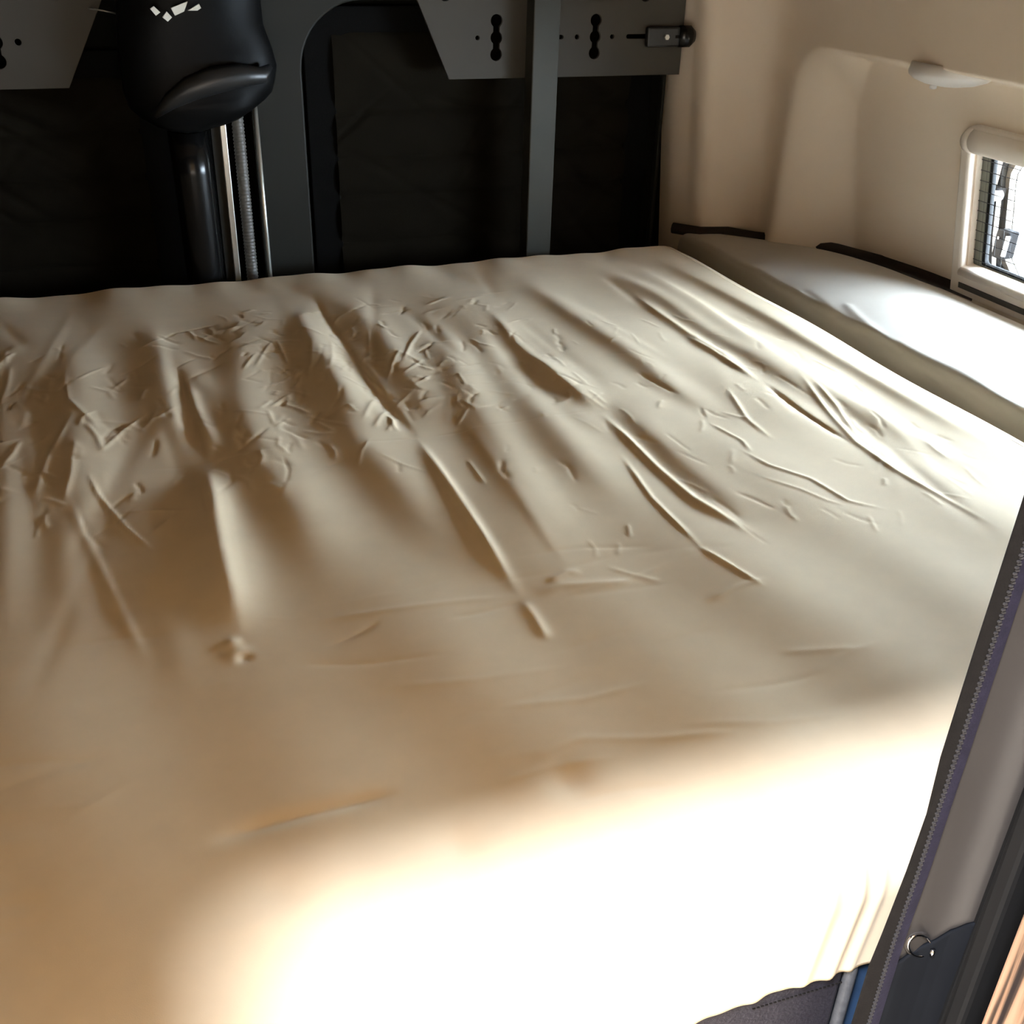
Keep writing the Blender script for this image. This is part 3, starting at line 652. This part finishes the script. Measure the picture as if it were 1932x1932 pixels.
so = sheet.modifiers.new('cloth', 'SOLIDIFY'); so.thickness = 0.0012; so.offset = -1
tag(sheet, 'wrinkled cream fitted sheet covering the wide main mattress', 'bed sheet')
o = box('mattress', (-0.62, 0.362, 0.835), (0.925, 1.630, 0.9385), M['foam'], bev=0.012); tag(o, 'thick mattress wrapped in the wrinkled cream sheet', 'mattress')

# side cushion in the window recess
nyc, nxc = 300, 90
yc = np.concatenate([np.linspace(0.36, 0.40, 10), np.linspace(0.405, 1.68, nyc), np.linspace(1.682, 1.712, 14)]); tt = np.linspace(0, 1, nxc)
bx = np.array([0.36, 1.10, 1.286, 1.41, 1.50, 1.56, 1.62, 1.665, 1.70, 1.712]); bv = np.array([1.232, 1.232, 1.231, 1.221, 1.196, 1.160, 1.112, 1.072, 1.03, 0.998])
xrb = np.interp(yc, bx, bv); xrb = np.convolve(np.pad(xrb, 8, 'edge'), np.ones(17) / 17, 'valid')
xlb = np.full(len(yc), 0.983) + 0.0
TT, YC = np.meshgrid(tt, yc); XC = xlb[:, None] + (xrb - xlb)[:, None] * TT
dl = XC - xlb[:, None]; drr = xrb[:, None] - XC; de = 1.712 - YC
def roll(d, r): t = np.clip(1 - d / r, 0, 1); return r * (1 - np.sqrt(np.clip(1 - t * t, 0, 1)))
HC = np.zeros_like(XC)
for k, pts, a, wl, wr in CUSHION_FOLDS:
    a = a * 0.6
    ptsn = np.array(pts)
    best = np.full(XC.shape, 1e9); sg = np.zeros(XC.shape)
    for i in range(len(ptsn) - 1):
        a0 = ptsn[i]; d = ptsn[i + 1] - a0; ll = np.hypot(*d); d = d / ll
        t = np.clip((XC - a0[0]) * d[0] + (YC - a0[1]) * d[1], 0, ll); ex = XC - a0[0] - t * d[0]; ey = YC - a0[1] - t * d[1]; dist = np.hypot(ex, ey)
        m = dist < best; best[m] = dist[m]; sg[m] = np.sign(ex)[m]
    HC += a * 0.001 * np.exp(-(best / (np.where(sg >= 0, wr, wl) * 0.001)) ** 2)
crown = 0.010 * np.sin(np.pi * np.clip(TT, 0, 1)) ** 0.7
ZC = 0.950 + crown * np.clip((1.712 - YC) / 0.2, 0, 1) - roll(dl, 0.010) - roll(drr, 0.02) - roll(de, 0.015) + HC + 0.002 * np.sin(YC * 40) * np.exp(-dl / 0.03)
top = np.stack([XC, YC, ZC], -1)
def skirt(Pt):
    ls = []
    for k, dz in enumerate((0.13, 0.09, 0.05, 0.02)):
        c = Pt[:, :1].copy(); c[..., 2] = c[..., 2] - dz; c[..., 0] += 0.002 * math.sin(k * 2); ls.append(c)
    rs = []
    for dz in (0.02, 0.08, 0.13):
        c = Pt[:, -1:].copy(); c[..., 2] -= dz; rs.append(c)
    Pt = np.concatenate(ls + [Pt] + rs, 1)
    bs = []
    for dz in (0.03, 0.08):
        c = Pt[-1:].copy(); c[..., 2] -= dz; bs.append(c)
    return np.concatenate([Pt] + bs, 0)
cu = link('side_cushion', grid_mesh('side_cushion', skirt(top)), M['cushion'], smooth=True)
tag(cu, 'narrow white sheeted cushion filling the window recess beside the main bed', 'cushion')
o = box('bed_platform', (-0.62, 0.372, 0.74), (1.08, 1.62, 0.785), M['black']); tag(o, 'dark bed platform under the mattress', 'bed base')

# ------------------------------------------------------------------ leatherette bench end below the sheet hem
bn = thing('leatherette_bench', (0.0, 0.36, 0.0), 'slate leatherette bench face with grey piping under the sheet hem', 'bench')
box('bench_face', (-0.62, 0.350, 0.02), (0.3835, 0.3605, 0.895), M['vinyl'], bn, bev=0.004)
tube('piping', [(0.3865, 0.349, 0.05), (0.3865, 0.349, 0.6), (0.387, 0.349, 0.85), (0.384, 0.353, 0.875)], 0.0042, M['piping'], bn, n=12)['label'] = 'grey stitched piping'
bm = bm_new()
for k in range(22): add_tube(bm, [(0.3815 - k * 0.0032, 0.3488, 0.838 + 0.0002 * k), (0.3797 - k * 0.0032, 0.3488, 0.8385 + 0.0002 * k)], 0.0006, n=5)
link('stitching', bm_done(bm, 'stitching'), M['tape'], bn)
o = box('storage_bin', (0.3935, 0.3535, 0.60), (0.47, 0.368, 0.90), M['blue'], bev=0.004); tag(o, 'blue plastic bin sliver between bench piping and zipped strip', 'bin')

# ------------------------------------------------------------------ zipped screen edge hanging at the jamb
zp = thing('insect_screen_edge', (0.357, 0.30, 0.5), 'black zipped edge of an insect screen hanging beside the bed', 'insect screen')
def ribbon(name, zl, m, thick, parent):
    bm = bm_new(); rows = []
    for z, xl, xr, yl, yr in zl:
        rows.append([bm.verts.new(p) for p in ((xl, yl, z), (xr, yr, z), (xr, yr + thick, z), (xl, yl + thick, z))])
    for a, b in zip(rows[:-1], rows[1:]):
        for k in range(4): bm.faces.new((a[k], a[(k + 1) % 4], b[(k + 1) % 4], b[k]))
    bm.faces.new(rows[0]); bm.faces.new(rows[-1]); return link(name, bm_done(bm, name), m, parent, smooth=False)
zlv = [(0.55, 0.344, 0.357), (0.80, 0.3455, 0.3572), (0.873, 0.3465, 0.3575), (0.928, 0.3472, 0.3575), (0.953, 0.350, 0.358), (1.002, 0.3545, 0.3603), (1.044, 0.3568, 0.3612), (1.084, 0.3548, 0.3622), (1.15, 0.356, 0.3635), (1.231, 0.3582, 0.365), (1.35, 0.360, 0.367), (1.46, 0.361, 0.369)]
ribbon('black_tape', [(z, a, b, 0.3005, 0.2995) for z, a, b in zlv], M['tape'], 0.0012, zp)
ribbon('violet_binding', [(z, b + 0.0012, b + 0.0092, 0.2985, 0.2995) for z, a, b in zlv], M['purple'], 0.0022, zp)['label'] = 'violet grey binding'
bm = bm_new(); zz = np.arange(0.60, 1.40, 0.00165)
zx = np.interp(zz, [q[0] for q in zlv], [q[2] for q in zlv])
for k, (z, x) in enumerate(zip(zz, zx)):
    s = 0.0004 if k % 2 else -0.0004
    vs = bmesh.ops.create_cube(bm, size=1.0)['verts']; bmesh.ops.scale(bm, vec=(0.0017, 0.0012, 0.0010), verts=vs); bmesh.ops.translate(bm, vec=(x + s, 0.2988, z), verts=vs)
link('zip_teeth', bm_done(bm, 'zip_teeth'), M['zip'], zp)['kind'] = 'stuff'

# grey jamb moulding, black channel, wood panel
jp = [(0.368, 0.309), (0.3685, 0.3045), (0.372, 0.3030), (0.380, 0.3015), (0.388, 0.2990), (0.394, 0.2955), (0.398, 0.2905), (0.402, 0.284), (0.406, 0.29), (0.420, 0.300)]
zj = np.linspace(0.2, 1.47, 30)
P = np.array([[(x, y, z) for x, y in jp] for z in zj])
struct(link('trim_3', grid_mesh('trim_3', P), M['jamb'], smooth=True)).modifiers.new('thick', 'SOLIDIFY').thickness = 0.004
lo = [(0.3675, 0.2), (0.400, 0.2), (0.400, 0.962), (0.395, 0.950), (0.388, 0.938), (0.380, 0.9325), (0.374, 0.9265), (0.3675, 0.918)]
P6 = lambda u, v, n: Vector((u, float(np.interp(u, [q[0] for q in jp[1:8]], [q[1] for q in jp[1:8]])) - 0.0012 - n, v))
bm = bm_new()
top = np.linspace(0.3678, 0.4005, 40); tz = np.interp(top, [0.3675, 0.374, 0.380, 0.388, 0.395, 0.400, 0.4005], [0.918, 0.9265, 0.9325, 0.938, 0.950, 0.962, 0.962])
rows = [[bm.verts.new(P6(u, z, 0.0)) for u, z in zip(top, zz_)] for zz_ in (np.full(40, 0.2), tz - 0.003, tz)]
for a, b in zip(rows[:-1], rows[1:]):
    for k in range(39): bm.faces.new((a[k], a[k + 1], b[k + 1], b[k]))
t6 = struct(link('jamb_shade', bm_done(bm, 'jamb_shade'), M['lower'], smooth=True)); t6.modifiers.new('thick', 'SOLIDIFY').thickness = 0.0015  # dark sheet over the jamb, stands in for shade on its lower part
bm = bm_new(); add_tube(bm, [(0.4015, 0.284, 0.2), (0.4020, 0.284, 0.9), (0.405, 0.284, 1.1), (0.408, 0.284, 1.46)], 0.0042, n=12)
add_box(bm, (0.384, 0.262, 0.2), (0.62, 0.274, 1.47), 0.003)
struct(link('trim_4', bm_done(bm, 'trim_4'), M['seal'], smooth=False))
rg = thing('tie_down_ring', (0.379, 0.2995, 0.935), 'small chrome ring eyelet on the grey jamb moulding', 'ring')
bm = bm_new(); add_tube(bm, [(0.3785 + 0.0085 * math.cos(a) - 0.003 * math.sin(a), 0.2985 - 0.0005 * math.cos(a), 0.9355 + 0.0105 * math.sin(a) - 0.003 * math.cos(a)) for a in np.linspace(0, 2 * math.pi, 33)[:-1]], 0.0009, n=8, closed=True)
link('ring', bm_done(bm, 'ring'), M['chrome'], rg, smooth=True)
bm = bm_new(); add_tube(bm, [(0.3785, 0.3035, 0.9355), (0.3785, 0.2995, 0.9355)], 0.0082, n=24); link('ring_cup', bm_done(bm, 'ring_cup'), M['jamb'], rg, smooth=False)
bm = bm_new(); add_tube(bm, [(0.3865, 0.2955, 0.932), (0.3875, 0.2955, 0.9265)], 0.0016, n=10); link('ring_pin', bm_done(bm, 'ring_pin'), M['chrome'], rg, smooth=True)
o = box('wood_cabinet', (0.3665, -0.70, 0.0), (0.80, 0.240, 1.90), M['wood'], bev=0.0015); tag(o, 'dark striped wood cabinet edge at the doorway', 'cabinet')
